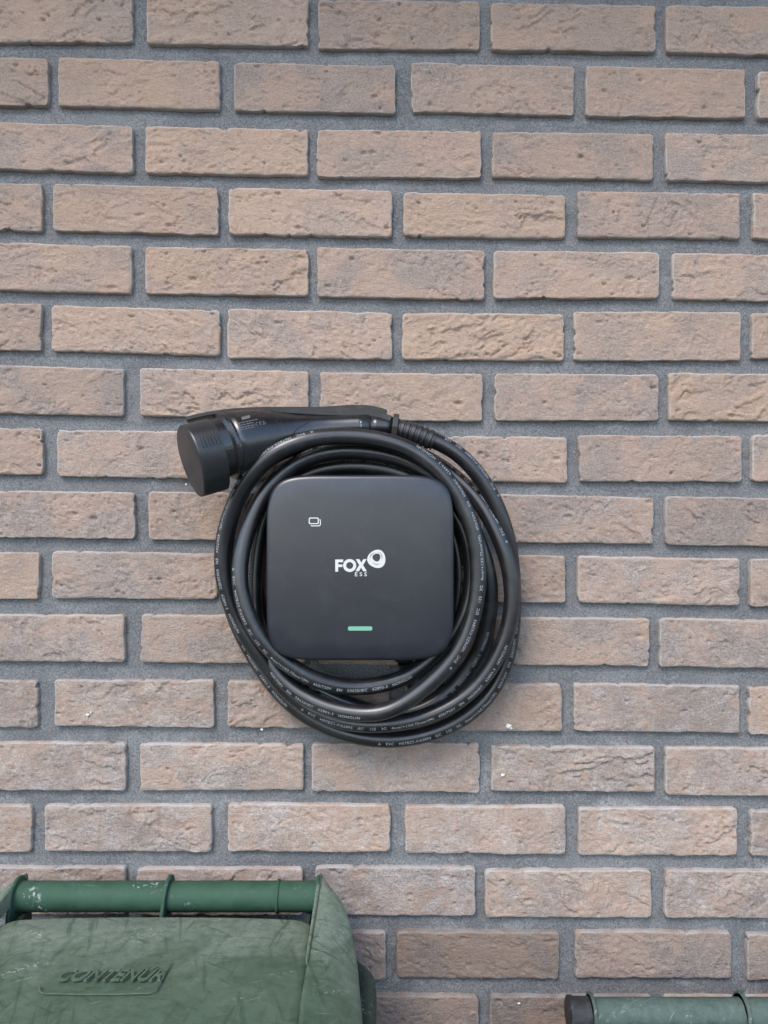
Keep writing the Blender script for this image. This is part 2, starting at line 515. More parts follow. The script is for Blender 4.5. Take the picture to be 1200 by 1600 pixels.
# tone of each brick as seen: under 1 dark, over 1 pale; warm: 1 ochre, 0 mauve grey
TONE = {(0, 2): (.93, .5), (0, 3): (.95, .6), (1, 1): (.98, .8), (1, 4): (.96, .55), (2, 0): (1.0, .3), (2, 1): (1.03, .8), (3, 2): (1.06, .6),
        (3, 4): (.98, .25), (4, 0): (1.0, .5), (4, 1): (1.0, .75), (4, 2): (1.0, .25), (5, 1): (1.04, .5), (5, 2): (1.06, .3), (5, 3): (1.03, .95),
        (5, 4): (1.02, .55), (6, 0): (.98, .05), (6, 1): (1.06, .4), (6, 2): (1.02, .7), (6, 3): (1.0, .1), (6, 4): (1.0, .8), (7, 1): (1.05, .45),
        (7, 4): (.98, .3), (8, 0): (1.0, .25), (8, 3): (.98, .35), (8, 4): (.92, .15), (9, 1): (1.0, .15), (9, 3): (.93, .25), (9, 4): (1.05, .5),
        (10, 0): (1.0, .1), (10, 3): (1.0, .35), (10, 4): (.97, .2), (11, 1): (.98, .3), (11, 3): (.94, .85), (11, 4): (.97, .2),
        (12, 0): (1.0, .25), (12, 1): (1.03, .2), (12, 2): (.98, .2), (12, 3): (1.0, .3), (12, 4): (1.02, .4), (13, 1): (1.0, .1), (13, 2): (1.05, .65),
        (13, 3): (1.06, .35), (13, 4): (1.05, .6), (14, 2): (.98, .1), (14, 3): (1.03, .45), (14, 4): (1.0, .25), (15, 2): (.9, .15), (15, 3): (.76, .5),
        (15, 4): (.9, .1), (15, 5): (.9, .1), (16, 2): (.85, .1), (16, 3): (.8, .1)}  # lowest courses: shade between the bins is put into these dark tones


def axis_lines(L, step, fine):
    n = max(3, int(round((L - 2 * fine[-1]) / step)))
    mid = np.linspace(fine[-1], L - fine[-1], n + 1)
    f = np.array([0.0] + list(fine[:-1]))
    return np.concatenate([f, mid, (L - f)[::-1]])


def brick_arrays(q, seed, step, full=True):
    """local mesh of one hand-moulded brick; q = corner pixels on the wall plane"""
    xl, xr, tl, tr, bl, br = q
    r_ = np.random.RandomState(seed)
    L = (xr - xl) * S * 1000.0                      # mm
    H = ((bl - tl) + (br - tr)) * 0.5 * S * 1000.0
    fine = (0.35, 0.8, 1.4, 2.2)
    gx = axis_lines(L, step, fine); gy = axis_lines(H, step, fine)
    X, Y = np.meshgrid(gx, gy)                      # Y from the top edge down
    nx, ny = len(gx), len(gy)
    # rounded corners
    R = r_.uniform(3.0, 6.5)
    px_ = X - np.clip(X, R, L - R); py_ = Y - np.clip(Y, R, H - R)
    hyp = np.hypot(px_, py_); mx = np.maximum(abs(px_), abs(py_))
    k = np.where((abs(px_) > 1e-6) & (abs(py_) > 1e-6), mx / np.maximum(hyp, 1e-6), 1.0)
    Xr = np.clip(X, R, L - R) + px_ * k; Yr = np.clip(Y, R, H - R) + py_ * k
    t = np.minimum(np.minimum(X, L - X), np.minimum(Y, H - Y))   # mm to the nearest edge
    # uneven outline: wobble and chips, fading inwards
    def wob(c, s0):
        w = 0.95 * fbm(c / 22, c * 0 + s0, seed + s0, 3) + 0.45 * fbm(c / 4.2, c * 0 + 3.3, seed + s0 + 5, 2)
        for _ in range(r_.poisson(1.6)):
            c0 = r_.uniform(0, c.max()); wd = r_.uniform(2.0, 6.0); dp = r_.uniform(0.8, 3.0)
            w = w + dp * np.exp(-((c - c0) / wd) ** 2) * (0.7 + 0.5 * vnoise(c / 1.7, c * 0, seed + 9))
        return w
    fall = 7.0
    Xo = Xr + wob(Y, 1) * np.clip(1 - X / fall, 0, 1) - wob(Y, 2) * np.clip(1 - (L - X) / fall, 0, 1)
    Yo = Yr + wob(X, 3) * np.clip(1 - Y / fall, 0, 1) - wob(X, 4) * np.clip(1 - (H - Y) / fall, 0, 1)
    # face relief in mm (positive outwards)
    ox, oy = r_.uniform(0, 900, 2)
    A, B = X + ox, Y + oy
    wx = A + 7 * fbm(A / 22, B / 22, seed + 21, 2); wy = B + 7 * fbm(A / 22, B / 22, seed + 31, 2)
    th = r_.uniform(-0.75, 0.75); c_, s_ = math.cos(th), math.sin(th)
    u = wx * c_ + wy * s_; v = -wx * s_ + wy * c_
    n1 = fbm(u / 34, v / 10, seed + 41, 3)
    m1 = sstep(-0.05, 0.42, fbm(A / 42, B / 26, seed + 51, 2))
    hgt = 0.55 * fbm(A / 34, B / 30, seed + 61, 3)
    fold = r_.uniform(0.35, 1.15)
    hgt += fold * np.tanh(n1 * 10) * m1
    hgt -= (0.9 + 1.2 * fold) * np.clip(1 - abs(n1) / 0.05, 0, 1) * m1
    th2 = th + r_.uniform(0.5, 1.6); c_, s_ = math.cos(th2), math.sin(th2)
    u = wx * c_ + wy * s_; v = -wx * s_ + wy * c_
    n2 = fbm(u / 18, v / 5.5, seed + 71, 2)
    m2 = sstep(0.0, 0.5, fbm(A / 30, B / 24, seed + 81, 2))
    hgt += 0.5 * np.tanh(n2 * 7) * m2 - 1.3 * np.clip(1 - abs(n2) / 0.075, 0, 1) * m2
    rough = sstep(-0.1, 0.5, fbm(A / 36, B / 22, seed + 91, 2))
    hgt += (0.34 + 0.75 * rough) * fbm(A / 6.5, B / 4.6, seed + 101, 2) + (0.16 + 0.2 * rough) * vnoise(A / 2.8, B / 2.8, seed + 111)
    hgt -= 1.5 * sstep(0.55, 0.85, vnoise(A / 4.6, B / 3.4, seed + 131)) * sstep(0.1, 0.5, fbm(A / 33, B / 22, seed + 141, 2))
    for _ in range(r_.poisson(11 if full else 3)):
        cx, cy = r_.uniform(4, L - 4), r_.uniform(4, H - 4)
        rad = r_.uniform(0.7, 1.9) if r_.rand() < 0.8 else r_.uniform(2.0, 3.4)
        e = r_.uniform(1.0, 2.2)
        dd = np.hypot((X - cx) / e, Y - cy) / rad
        hgt -= r_.uniform(1.4, 3.4) * np.clip(1.25 - dd ** 2, 0, 1)
    # rounded arris
    rr = r_.uniform(1.8, 3.2) + 1.0 * vnoise(A / 14, B / 14, seed + 121)
    tt = np.clip(t / np.maximum(rr, 0.6), 0, 1)
    drop = rr * (1 - np.sqrt(np.clip(1 - (1 - tt) ** 2, 0, 1)))
    hgt = hgt * r_.uniform(0.85, 1.25) * (0.35 + 0.65 * sstep(0, 5, t)) - drop + r_.uniform(-0.7, 0.7)
    # to wall coordinates (bilinear in the measured corners)
    U = Xo / L; W = Yo / H
    pxl = xl + (xr - xl) * U
    pyl = (tl + (tr - tl) * U) * (1 - W) + (bl + (br - bl) * U) * W
    wxm = (pxl - 600) * S; wzm = Z0 + (800 - pyl) * S
    V = np.stack([wxm, -hgt / 1000.0, wzm], -1).reshape(-1, 3)
    idx = np.arange(nx * ny).reshape(ny, nx)
    a = idx[:-1, :-1].ravel(); b = idx[:-1, 1:].ravel(); c2 = idx[1:, 1:].ravel(); d2 = idx[1:, :-1].ravel()
    F = np.stack([a, d2, c2, b], -1)
    # skirt back into the mortar
    loop = np.concatenate([idx[0, :], idx[1:, -1], idx[-1, -2::-1], idx[-2:0:-1, 0]])
    Vb = V[loop].copy(); Vb[:, 1] = 0.022
    nb = len(V)
    j = np.arange(len(loop)); j2 = (j + 1) % len(loop)
    Fs = np.stack([loop[j], loop[j2], nb + j2, nb + j], -1)
    V = np.concatenate([V, Vb]); F = np.concatenate([F, Fs])
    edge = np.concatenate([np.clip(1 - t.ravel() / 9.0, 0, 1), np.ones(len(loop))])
    return V, F, edge


def put_attr(me, **kw):
    n = len(me.vertices)
    for k, v in kw.items():
        at = me.attributes.new(k, 'FLOAT', 'POINT')
        at.data.foreach_set('value', np.broadcast_to(np.asarray(v, dtype=np.float32), (n,)).copy())


wall = thing('brick_wall', 'tan and mauve brick wall with recessed grey mortar joints', 'wall', (0, 0, 0))

outer = []           # bricks out of the frame: one joined part
for ri, row in enumerate(ROWS):
    for ci, q in enumerate(row):
        seed = 1000 + ri * 37 + ci * 7
        rb = random.Random(seed)
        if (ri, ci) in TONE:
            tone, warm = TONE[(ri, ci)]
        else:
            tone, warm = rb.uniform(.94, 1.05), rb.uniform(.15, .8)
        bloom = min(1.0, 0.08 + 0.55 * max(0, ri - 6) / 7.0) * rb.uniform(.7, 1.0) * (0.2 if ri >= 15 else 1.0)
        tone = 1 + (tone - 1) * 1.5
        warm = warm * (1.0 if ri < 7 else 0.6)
        V, F, edge = brick_arrays(q, seed, 1.55)
        org = np.array([(q[0] + q[1] - 1200) * 0.5 * S, 0.0, Z0 + (800 - (q[2] + q[5]) * 0.5) * S])
        me = np_mesh('brick', V - org, F)
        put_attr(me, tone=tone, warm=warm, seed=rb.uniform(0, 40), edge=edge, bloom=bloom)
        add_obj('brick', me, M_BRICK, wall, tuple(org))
    # continue each course to both sides, out of the frame
    f0, f1 = row[0], row[-1]
    for k in range(1, 4):
        dx = -272 * k
        outer.append((f0[0] + dx, f0[1] + dx, f0[2] - 2 * k, f0[2] - 2 * k + 2, f0[4] - 2 * k, f0[4] - 2 * k + 2))
        dx = 272 * k
        outer.append((f1[0] + dx, f1[1] + dx, f1[3] + 2 * k - 2, f1[3] + 2 * k, f1[5] + 2 * k - 2, f1[5] + 2 * k))
for k in range(1, 12):       # courses above and below the frame
    for sgn, base in ((-1, ROWS[k % 2]), (1, ROWS[16 - k % 2])):
        if sgn < 0 and k > 7:
            continue
        ref = ROWS[0] if sgn < 0 else ROWS[16]
        y0 = (ref[0][2] if sgn < 0 else ref[0][2]) + sgn * 97.6 * k
        if y0 + 78 > 800 + Z0 / S:
            continue
        slope = 0.014 if sgn < 0 else 0.003
        x_first = base[0][0] - 3 * 272
        for j in range(12):
            x0 = x_first + j * 272
            yy = y0 + slope * (x0 + 45)
            outer.append((x0, x0 + 254, yy, yy + slope * 254, yy + 76, yy + 76 + slope * 254))
Vs, Fs, at = [], [], {k: [] for k in ('tone', 'warm', 'seed', 'edge', 'bloom')}
off = 0
for k, q in enumerate(outer):
    rb = random.Random(9000 + k)
    V, F, edge = brick_arrays(q, 5000 + 13 * k, 7.0, False)
    Vs.append(V); Fs.append(F + off); off += len(V)
    at['edge'].append(edge)
    at['tone'].append(np.full(len(V), rb.uniform(.9, 1.05))); at['warm'].append(np.full(len(V), rb.uniform(.1, .8)))
    at['seed'].append(np.full(len(V), rb.uniform(0, 40))); at['bloom'].append(np.full(len(V), rb.uniform(.1, .4)))
me = np_mesh('brick_courses', np.concatenate(Vs), np.concatenate(Fs))
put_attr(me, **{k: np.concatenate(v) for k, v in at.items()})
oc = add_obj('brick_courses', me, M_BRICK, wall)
oc['kind'] = 'stuff'

# mortar: a sanded sheet a few millimetres behind the faces, on a solid backing
xs = np.arange(-1.62, 1.6201, 0.004); zs = np.arange(0.0, 2.6801, 0.004)
GX, GZ = np.meshgrid(xs, zs)
hm = 0.9 * fbm(GX * 1000 / 60, GZ * 1000 / 40, 7, 3) + 0.5 * fbm(GX * 1000 / 11, GZ * 1000 / 11, 8, 2) + 0.25 * vnoise(GX * 1000 / 4.1, GZ * 1000 / 4.1, 9)
V = np.stack([GX, 0.0078 - 1.2 * hm / 1000.0, GZ], -1).reshape(-1, 3)
idx = np.arange(len(V)).reshape(GX.shape)
F = np.stack([idx[:-1, :-1].ravel(), idx[:-1, 1:].ravel(), idx[1:, 1:].ravel(), idx[1:, :-1].ravel()], -1)
add_obj('mortar', np_mesh('mortar', V, F), M_MORTAR, wall)
bk = MB(); bk.box(-1.62, 1.62, 0.024, 0.22, 0.0, 2.68)
bk.build('backing_block', M_MORTAR, wall)


# white plaster crumbs stuck to the wall
def crumb(px, py, r, sd, flat=0.6, loc_d=0.002):
    rr = random.Random(sd)
    V = []
    n = 10
    c = P(px, py, loc_d)
    for j in range(1, 5):
        ph = math.pi * j / 5
        for i in range(n):
            t = 2 * math.pi * i / n
            k = r * rr.uniform(0.7, 1.25)
            V.append((k * math.sin(ph) * math.cos(t), -k * flat * math.cos(ph), k * 0.8 * math.sin(ph) * math.sin(t)))
    F = grid_faces(n, 4, 0, True) + [tuple(range(n - 1, -1, -1)), tuple(range(3 * n, 4 * n))]
    add_obj('plaster_crumb', py_mesh('plaster_crumb', V, F, True), M_CRUMB, wall, c)


for k, (px, py, r) in enumerate(((795, 1135, .0042), (798, 1138, .0022), (137, 1117, .0026), (142, 1113, .0015), (409, 1140, .0019), 
                                 (786, 1211, .0028), (291, 757, .0014), (811, 1568, .0020))):
    crumb(px, py, r, 40 + k)


# ------------------------------------------------------------------ text helper
_text_cache = {}


def text_mesh(body, size, shear=0.0, spacing=1.0, offset=0.0, extrude=0.0, bevel=0.0, align='LEFT', res=3):
    cu = bpy.data.curves.new('t', 'FONT')
    cu.body = body; cu.size = size; cu.shear = shear; cu.space_character = spacing
    cu.offset = offset; cu.extrude = extrude; cu.bevel_depth = bevel; cu.align_x = align; cu.resolution_u = res
    ob = bpy.data.objects.new('t', cu)
    COL.objects.link(ob)
    bpy.context.view_layer.update()
    dg = bpy.context.evaluated_depsgraph_get()
    me = bpy.data.meshes.new_from_object(ob.evaluated_get(dg))
    V = [tuple(v.co) for v in me.vertices]
    F = [tuple(p.vertices) for p in me.polygons]
    bpy.data.objects.remove(ob); bpy.data.curves.remove(cu); bpy.data.meshes.remove(me)
    return V, F


# ------------------------------------------------------------------ wall charger
CF = 0.102                       # front of the cover, metres from the wall
c0 = P(562.5, 887.5, CF)
KX = S * (D - CF) / D
HW, HH = 147.5 * KX, 146.0 * KX
charger = thing('wall_charger', 'square matte black wall charger with white logo and green status light', 'charger', (c0.x, 0, c0.z))
NEXP = 6.4


def outline(th, k=1.0):
    c, s_ = math.cos(th), math.sin(th)
    r = (abs(c) ** NEXP + abs(s_) ** NEXP) ** (-1 / NEXP)
    return r * c * HW * k, r * s_ * HH * k


def face_depth(x, z):
    """depth of the cover at local (x, z)"""
    rho = ((abs(x) / HW) ** NEXP + (abs(z) / HH) ** NEXP) ** (1 / NEXP)
    rad = math.hypot(x / HW, z / HH)
    e = max(0.0, (rho - 0.80) / 0.20)
    e = min(e, 1.0)
    return CF - 0.0022 * min(rad, 1.3) ** 2 - 0.0020 * e ** 2.0 - 0.0026 * max(0.0, (rho - 0.97) / 0.03) ** 2


def build_cover():
    n = 192
    rhos = [0.02, 0.15, 0.3, 0.45, 0.6, 0.72, 0.8, 0.84, 0.87, 0.90, 0.925, 0.95, 0.97, 0.985, 0.995, 1.0]
    V = []
    for rho in rhos:
        for i in range(n):
            x, z = outline(2 * math.pi * i / n, rho)
            V.append((x, -face_depth(x, z), z))
    # turned edge: down the side, tapering inwards
    for k, dd in ((1.0, CF - 0.0145), (0.998, CF - 0.019), (0.985, CF - 0.030), (0.965, CF - 0.040), (0.94, CF - 0.041)):
        for i in range(n):
            x, z = outline(2 * math.pi * i / n, k)
            V.append((x, -dd, z))
    F = grid_faces(n, len(rhos) + 5, 0, True)
    F.append(tuple(range(n - 1, -1, -1)))
    return V, [tuple(reversed(f)) for f in F]


V, F = build_cover()
cover = add_obj('front_cover', py_mesh('front_cover', V, F, True), M_COVER, charger)
# housing behind the cover, narrower, to the wall
V = []
n = 96
for k, dd in ((0.93, CF - 0.0405), (0.90, 0.05), (0.86, 0.03), (0.86, 0.0), ):
    for i in range(n):
        x, z = outline(2 * math.pi * i / n, k * 0.86)
        V.append((x, -dd, z))
F = grid_faces(n, 4, 0, True) + [tuple(range(n - 1, -1, -1))]
add_obj('housing', py_mesh('housing', V, [tuple(reversed(f)) for f in F], True), M_HOUSING, charger)


def face_print(name, V2, F, mat, parent, lift=0.00025):
    """V2: points in local x,z metres laid on the cover"""
    V = [(x, -(face_depth(x, z) + lift), z) for x, z in V2]
    return add_obj(name, py_mesh(name, V, F), mat, parent)


def pxl(px, py):
    return ((px - 562.5) * KX, (887.5 - py) * KX)


# F O X
x0, y0 = 523.8, 874.2
Fp = [(523.8, 893.2), (523.8, 874.2), (536.2, 874.2), (536.2, 878.4), (528.4, 878.4), (528.4, 882.0), (535.0, 882.0), (535.0, 886.0), (528.4, 886.0), (528.4, 893.2)]
face_print('letter', [pxl(*p) for p in Fp], [tuple(range(len(Fp)))], M_PRINT, cover)
Vo, nn = [], 40
for i in range(nn):
    t = 2 * math.pi * i / nn
    Vo.append(pxl(546.4 + 10.3 * math.cos(t), 883.6 - 10.1 * math.sin(t)))
for i in range(nn):
    t = 2 * math.pi * i / nn
    Vo.append(pxl(546.4 + 5.5 * math.cos(t), 883.6 - 5.4 * math.sin(t)))
face_print('letter', Vo, [(i, (i + 1) % nn, nn + (i + 1) % nn, nn + i) for i in range(nn)], M_PRINT, cover)
Xp = [(555.8, 873.6), (561.4, 873.6), (564.6, 879.2), (567.8, 873.6), (573.0, 873.6), (567.3, 882.9), (573.2, 892.6), (567.6, 892.6), (564.2, 886.8),
      (560.8, 892.6), (555.4, 892.6), (561.3, 882.9)]
face_print('letter', [pxl(*p) for p in Xp], [tuple(range(len(Xp)))], M_PRINT, cover, 0.0004)
# ESS
V, F = text_mesh('ESS', 8.6, spacing=1.55, offset=0.10)
xmin = min(v[0] for v in V); xmax = max(v[0] for v in V)
sc = 18.6 / (xmax - xmin)
face_print('letters', [pxl(554.6 + (v[0] - xmin) * sc, 900.2 - v[1]) for v in V], F, M_PRINT, cover)


# looped ring emblem
def ring_pts(cx, cy, r, tri, rot, n=56, ex=1.0):
    out = []
    for i in range(n):
        t = 2 * math.pi * i / n
        rr = r * (1 + tri * math.cos(3 * (t - rot)))
        out.append((cx + rr * math.cos(t) * ex, cy - rr * math.sin(t)))
    return out


for (co, ro, ci_, ri_, rot_o, rot_i, lift) in (((588.6, 873.4), 14.2, (588.0, 872.2), 9.7, 1.05, 0.7, 0.0003), ((588.0, 872.3), 9.2, (588.3, 871.0), 6.2, 0.75, 0.4, 0.0003)):
    o_ = ring_pts(*co, ro, 0.05, math.pi / 3 + 0.1); i_ = ring_pts(*ci_, ri_, 0.05, math.pi / 3 - 0.25)
    nn = len(o_)
    face_print('emblem_ring', [pxl(*p) for p in o_ + i_], [(i, (i + 1) % nn, nn + (i + 1) % nn, nn + i) for i in range(nn)], M_PRINT, cover, lift)


# card symbol: two overlapping rounded outlines
def rrect(x0, x1, y0, y1, r, n=5):
    pts = []
    for cx, cy, a in ((x1 - r, y0 + r, 0), (x0 + r, y0 + r, 90), (x0 + r, y1 - r, 180), (x1 - r, y1 - r, 270)):
        for k in range(n + 1):
            t = math.radians(a + 90 * k / n)
            pts.append((cx + r * math.cos(t), cy - r * math.sin(t)))
    return pts


o_ = rrect(482.2, 498.2, 808.6, 819.0, 2.6); i_ = rrect(483.9, 496.5, 810.2, 817.4, 1.4)
nn = len(o_)
face_print('card_symbol', [pxl(*p) for p in o_ + i_], [(i, (i + 1) % nn, nn + (i + 1) % nn, nn + i) for i in range(nn)], M_PRINT, cover)
pth = [(499.4, 811.6), (500.4, 812.8), (500.6, 819.4), (499.4, 821.2), (497.6, 821.6), (487.0, 821.8), (485.6, 820.6)]
V2, F = [], []
for k, p in enumerate(pth):
    a = pth[max(k - 1, 0)]; b = pth[min(k + 1, len(pth) - 1)]
    tx, ty = b[0] - a[0], b[1] - a[1]
    ln = math.hypot(tx, ty); nx_, ny_ = -ty / ln, tx / ln
    V2 += [pxl(p[0] + nx_ * .75, p[1] + ny_ * .75), pxl(p[0] - nx_ * .75, p[1] - ny_ * .75)]
    if k:
        F.append((2 * k - 2, 2 * k, 2 * k + 1, 2 * k - 1))
face_print('card_symbol', V2, F, M_PRINT, cover)
# status light: a slightly proud light bar
o_ = rrect(543.6, 581.8, 978.9, 985.4, 2.6)
V2 = [pxl(*p) for p in o_]
nn = len(V2)
V = [(x, -(face_depth(x, z) - 0.0005), z) for x, z in V2] + [(x, -(face_depth(x, z) + 0.0005), z) for x, z in V2]
F = [(i, (i + 1) % nn, nn + (i + 1) % nn, nn + i) for i in range(nn)] + [tuple(range(nn, 2 * nn))]
add_obj('status_light', py_mesh('status_light', V, F), M_LED, cover)
# cable gland under the housing
gl = P(631, 1028, 0.042) - Vector((c0.x, 0, c0.z))
V, F = loft([gl + Vector((0, 0, 0.05)), gl + Vector((0, 0, 0.006)), gl + Vector((0, 0, 0.0)), gl + Vector((0, 0, -0.004))], [0.0145, 0.0145, 0.0135, 0.0115], T=Vector((0, 0, -1)), up=Vector((0, 1, 0)))
add_obj('cable_gland', py_mesh('cable_gland', V, F, True), M_HOUSING, charger)

# ------------------------------------------------------------------ charging cable with its plug
cable = thing('charging_cable', 'thick black charging cable coiled around the wall charger with capped plug on top', 'cable', P(577, 920, 0.0))
CR = 0.0101
CP = [  # strand outside right, from the plug
    (672, 686, .056), (700, 697, .057), (728, 719, .058), (760, 759, .057), (785, 813, .055), (798, 868, .047), (802, 930, .036), (800, 990, .032), (786, 1048, .031),
    (757, 1095, .031), (708, 1132, .031), (650, 1152, .031), (592, 1156, .032), (535, 1145, .032), (480, 1120, .030), (434, 1080, .028), (398, 1028, .024),
    (369, 972, .020), (353, 915, .018), (351, 862, .017), (361, 806, .017), (379, 765, .017), (410, 724, .017), (452, 701, .018), (500, 691, .020), (560, 688, .022),
    (612, 694, .026), (662, 713, .030), (712, 746, .038), (749, 784, .048), (772, 822, .056), (790, 865, .060), (799, 903, .061), (801, 940, .061), (795, 980, .060),
    (780, 1020, .058), (754, 1061, .056), (716, 1096, .055), (660, 1122, .055), (600, 1132, .056), (545, 1130, .054), (492, 1112, .050), (446, 1078, .046), (408, 1028, .057),
    (378, 983, .060), (357, 937, .064), (347, 890, .068), (349, 842, .070), (360, 803, .074), (374, 770, .080), (397, 735, .088), (426, 708, .092), (466, 690, .090), (510, 682, .084),
    (556, 682, .080), (602, 688, .079), (648, 705, .080), (688, 736, .082), (716, 774, .083), (734, 812, .084), (744, 850, .084), (748, 890, .084), (747, 925, .084),
    (740, 962, .083), (726, 1000, .082), (700, 1040, .081), (656, 1081, .080), (606, 1112, .078), (556, 1115, .075), (504, 1103, .070), (456, 1076, .062), (427, 1042, .054),
    (404, 993, .046), (397, 950, .042), (397, 900, .040), (402, 850, .038), (413, 806, .037), (435, 768, .037), (478, 741, .037), (530, 729, .037), (590, 731, .038), (640, 745, .040),
    (690, 778, .044), (721, 820, .048), (736, 865, .052), (738, 905, .054), (729, 950, .055), (707, 993, .056), (672, 1030, .057), (635, 1058, .059), (590, 1071, .063),
    (542, 1074, .069), (490, 1062, .076), (444, 1034, .081), (410, 1002, .084), (387, 962, .084), (375, 920, .083), (374, 885, .080), (380, 850, .076), (391, 816, .072),
    (408, 778, .068), (436, 744, .065), (474, 718, .062), (516, 706, .060), (560, 705, .058), (604, 711, .056), (650, 727, .055), (692, 758, .055), (725, 800, .055),
    (750, 850, .055), (765, 905, .053), (765, 955, .046), (756, 1000, .036), (738, 1036, .030), (714, 1068, .029), (688, 1092, .030), (645, 1113, .034),
    (598, 1116, .038), (546, 1101, .041), (498, 1077, .042), (453, 1043, .037), (420, 998, .028), (404, 945, .019), (401, 885, .016), (409, 822, .015), (436, 770, .015),
    (490, 742, .015), (556, 734, .015), (625, 746, .016), (680, 784, .018), (710, 840, .021), (719, 900, .023), (712, 960, .023), (700, 1008, .022), (690, 1048, .022),
    (677, 1078, .024), (657, 1084, .028), (641, 1060, .036), (631, 1026, .042)]


def resample(pts, step):
    A = np.array([tuple(p) for p in pts])
    n = len(A)
    out = []
    for i in range(n - 1):
        p0 = A[max(i - 1, 0)]; p1 = A[i]; p2 = A[i + 1]; p3 = A[min(i + 2, n - 1)]
        # centripetal-like: uniform catmull-rom
        m = 12
        for k in range(m):
            t = k / m
            out.append(0.5 * ((2 * p1) + (-p0 + p2) * t + (2 * p0 - 5 * p1 + 4 * p2 - p3) * t * t + (-p0 + 3 * p1 - 3 * p2 + p3) * t ** 3))
    out.append(A[-1])
    C = np.array(out)
    for it in range(2):       # even out, then smooth lightly
        sl = np.concatenate([[0], np.cumsum(np.linalg.norm(np.diff(C, axis=0), axis=1))])
        ss = np.arange(0, sl[-1], step)
        C = np.stack([np.interp(ss, sl, C[:, k]) for k in range(3)], -1)
        if it == 0:
            for _ in range(30):
                C[1:-1] = 0.25 * C[:-2] + 0.5 * C[1:-1] + 0.25 * C[2:]
    return C


cpath = resample([P(*p) for p in CP], 0.004)
cT = np.gradient(cpath, axis=0); cT /= np.linalg.norm(cT, axis=1)[:, None]
front = np.array([0, -1.0, 0])
cN = front[None] - (cT @ front)[:, None] * cT; cN /= np.linalg.norm(cN, axis=1)[:, None]   # towards the viewer
cO = np.cross(cT, cN)                                                                        # across
ctr = np.array(P(577, 915, 0.05))
sg = np.sign(((cpath - ctr) * cO).sum(1).mean())
cO *= sg                                                                                     # away from the coil centre
nr = 28
th = np.linspace(0, 2 * np.pi, nr, endpoint=False)
Vc = (cpath[:, None, :] + CR * (np.cos(th)[None, :, None] * cN[:, None, :] + np.sin(th)[None, :, None] * cO[:, None, :])).reshape(-1, 3)
F = grid_faces(nr, len(cpath), 0, True)
if sg > 0:
    F = [tuple(reversed(f)) for f in F]
corg = np.array(cable.location)
cord = add_obj('cord', np_mesh('cord', Vc - corg, np.array(F)), M_CABLE, cable)
clen = 0.004 * (len(cpath) - 1)


def nearest_s(px, py, lo, hi, d=0.07):
    """arc length at which the strand passes the photo position, searched between fractions of the path"""
    best = None
    for i in range(int(lo * len(cpath)), int(hi * len(cpath))):
        p = cpath[i]
        k = S * (D + p[1]) / D
        u = p[0] / k + 600; v = 800 - (p[2] - Z0) / k
        e = (u - px) ** 2 + (v - py) ** 2
        if best is None or e < best[0]:
            best = (e, i * 0.004)
    return best[1]


def phi_at(s):
    """angle of the printed line, degrees towards the outside of the coil, along the cord"""
    f = s / clen
    i = min(int(s / 0.004), len(cpath) - 1)
    rel = cpath[i] - ctr
    ang = math.degrees(math.atan2(rel[2], rel[0]))      # 0 right, 90 top, -90 bottom
    top = max(0.0, math.sin(math.radians(ang)))
    left = max(0.0, -math.cos(math.radians(ang)))
    return 14 + 36 * top + 14 * left + 7 * math.sin(9 * f * math.pi)


SENT = '\u25b3   EVC   H07BZ5-F/62893   IEC   125   3G   4mm\u00b2+1X0.75mm\u00b2(M)   450/750V   EN   50620/IEC   62893-3   HONGLIN'
WORDS = [w for w in SENT.split(' ') if w]
s_anchor = nearest_s(700, 1042, 0.42, 0.6)
PERIOD = 0.415
tri_V = [(0, 0), (3.4, 0), (1.7, 3.2), (0.8, 0.5), (2.6, 0.5), (1.7, 2.2)]
wcache = {}
for w in WORDS[1:]:
    if w not in wcache:
        Vt, Ft = text_mesh(w, 5.2, spacing=1.12, offset=0.0, res=2)
        wcache[w] = (Vt, Ft, max(v[0] for v in Vt))
wcache[WORDS[0]] = ([(x, y, 0) for x, y in tri_V], [(0, 1, 4, 3), (1, 2, 5, 4), (2, 0, 3, 5)], 3.6)
k0 = int(math.floor((s_anchor - clen) / PERIOD)) - 1


def on_cord(tx, ty, s0, lift):
    s = s0 - tx / 1000.0
    i = s / 0.004
    if i < 2 or i > len(cpath) - 4:
        return None
    a = int(i); f = i - a
    c = cpath[a] * (1 - f) + cpath[a + 1] * f
    N = cN[a] * (1 - f) + cN[a + 1] * f; O = cO[a] * (1 - f) + cO[a + 1] * f
    ph = math.radians(phi_at(s)) - (ty - 1.6) / 1000.0 / CR
    r = CR + lift
    return c + r * (math.cos(ph) * N + math.sin(ph) * O)


mbp = None
rep = 0
for kk in range(-8, 9):
    sa = s_anchor + kk * PERIOD
    if sa < 0.05 or sa - 0.38 > clen:
        continue
    MBt = MB()
    tx = 0.0
    for w in WORDS:
        Vt, Ft, wd = wcache[w]
        pts = [on_cord(tx + v[0], v[1], sa, 0.00018) for v in Vt]
        if all(p is not None for p in pts):
            MBt.add([p - corg for p in pts], Ft)
        tx += wd + 6.0
    if MBt.V:
        o = MBt.build('sheath_print', M_SHEATHPRINT, cord)

# --- plug
borg = Vector(corg)


def ploc(V):
    return [v - borg for v in V]


ring_c = P(351, 698, 0.086)
ax = Vector((0.83, 0.48, 0.285)).normalized()      # from the mouth towards the grip (y grows towards the wall)
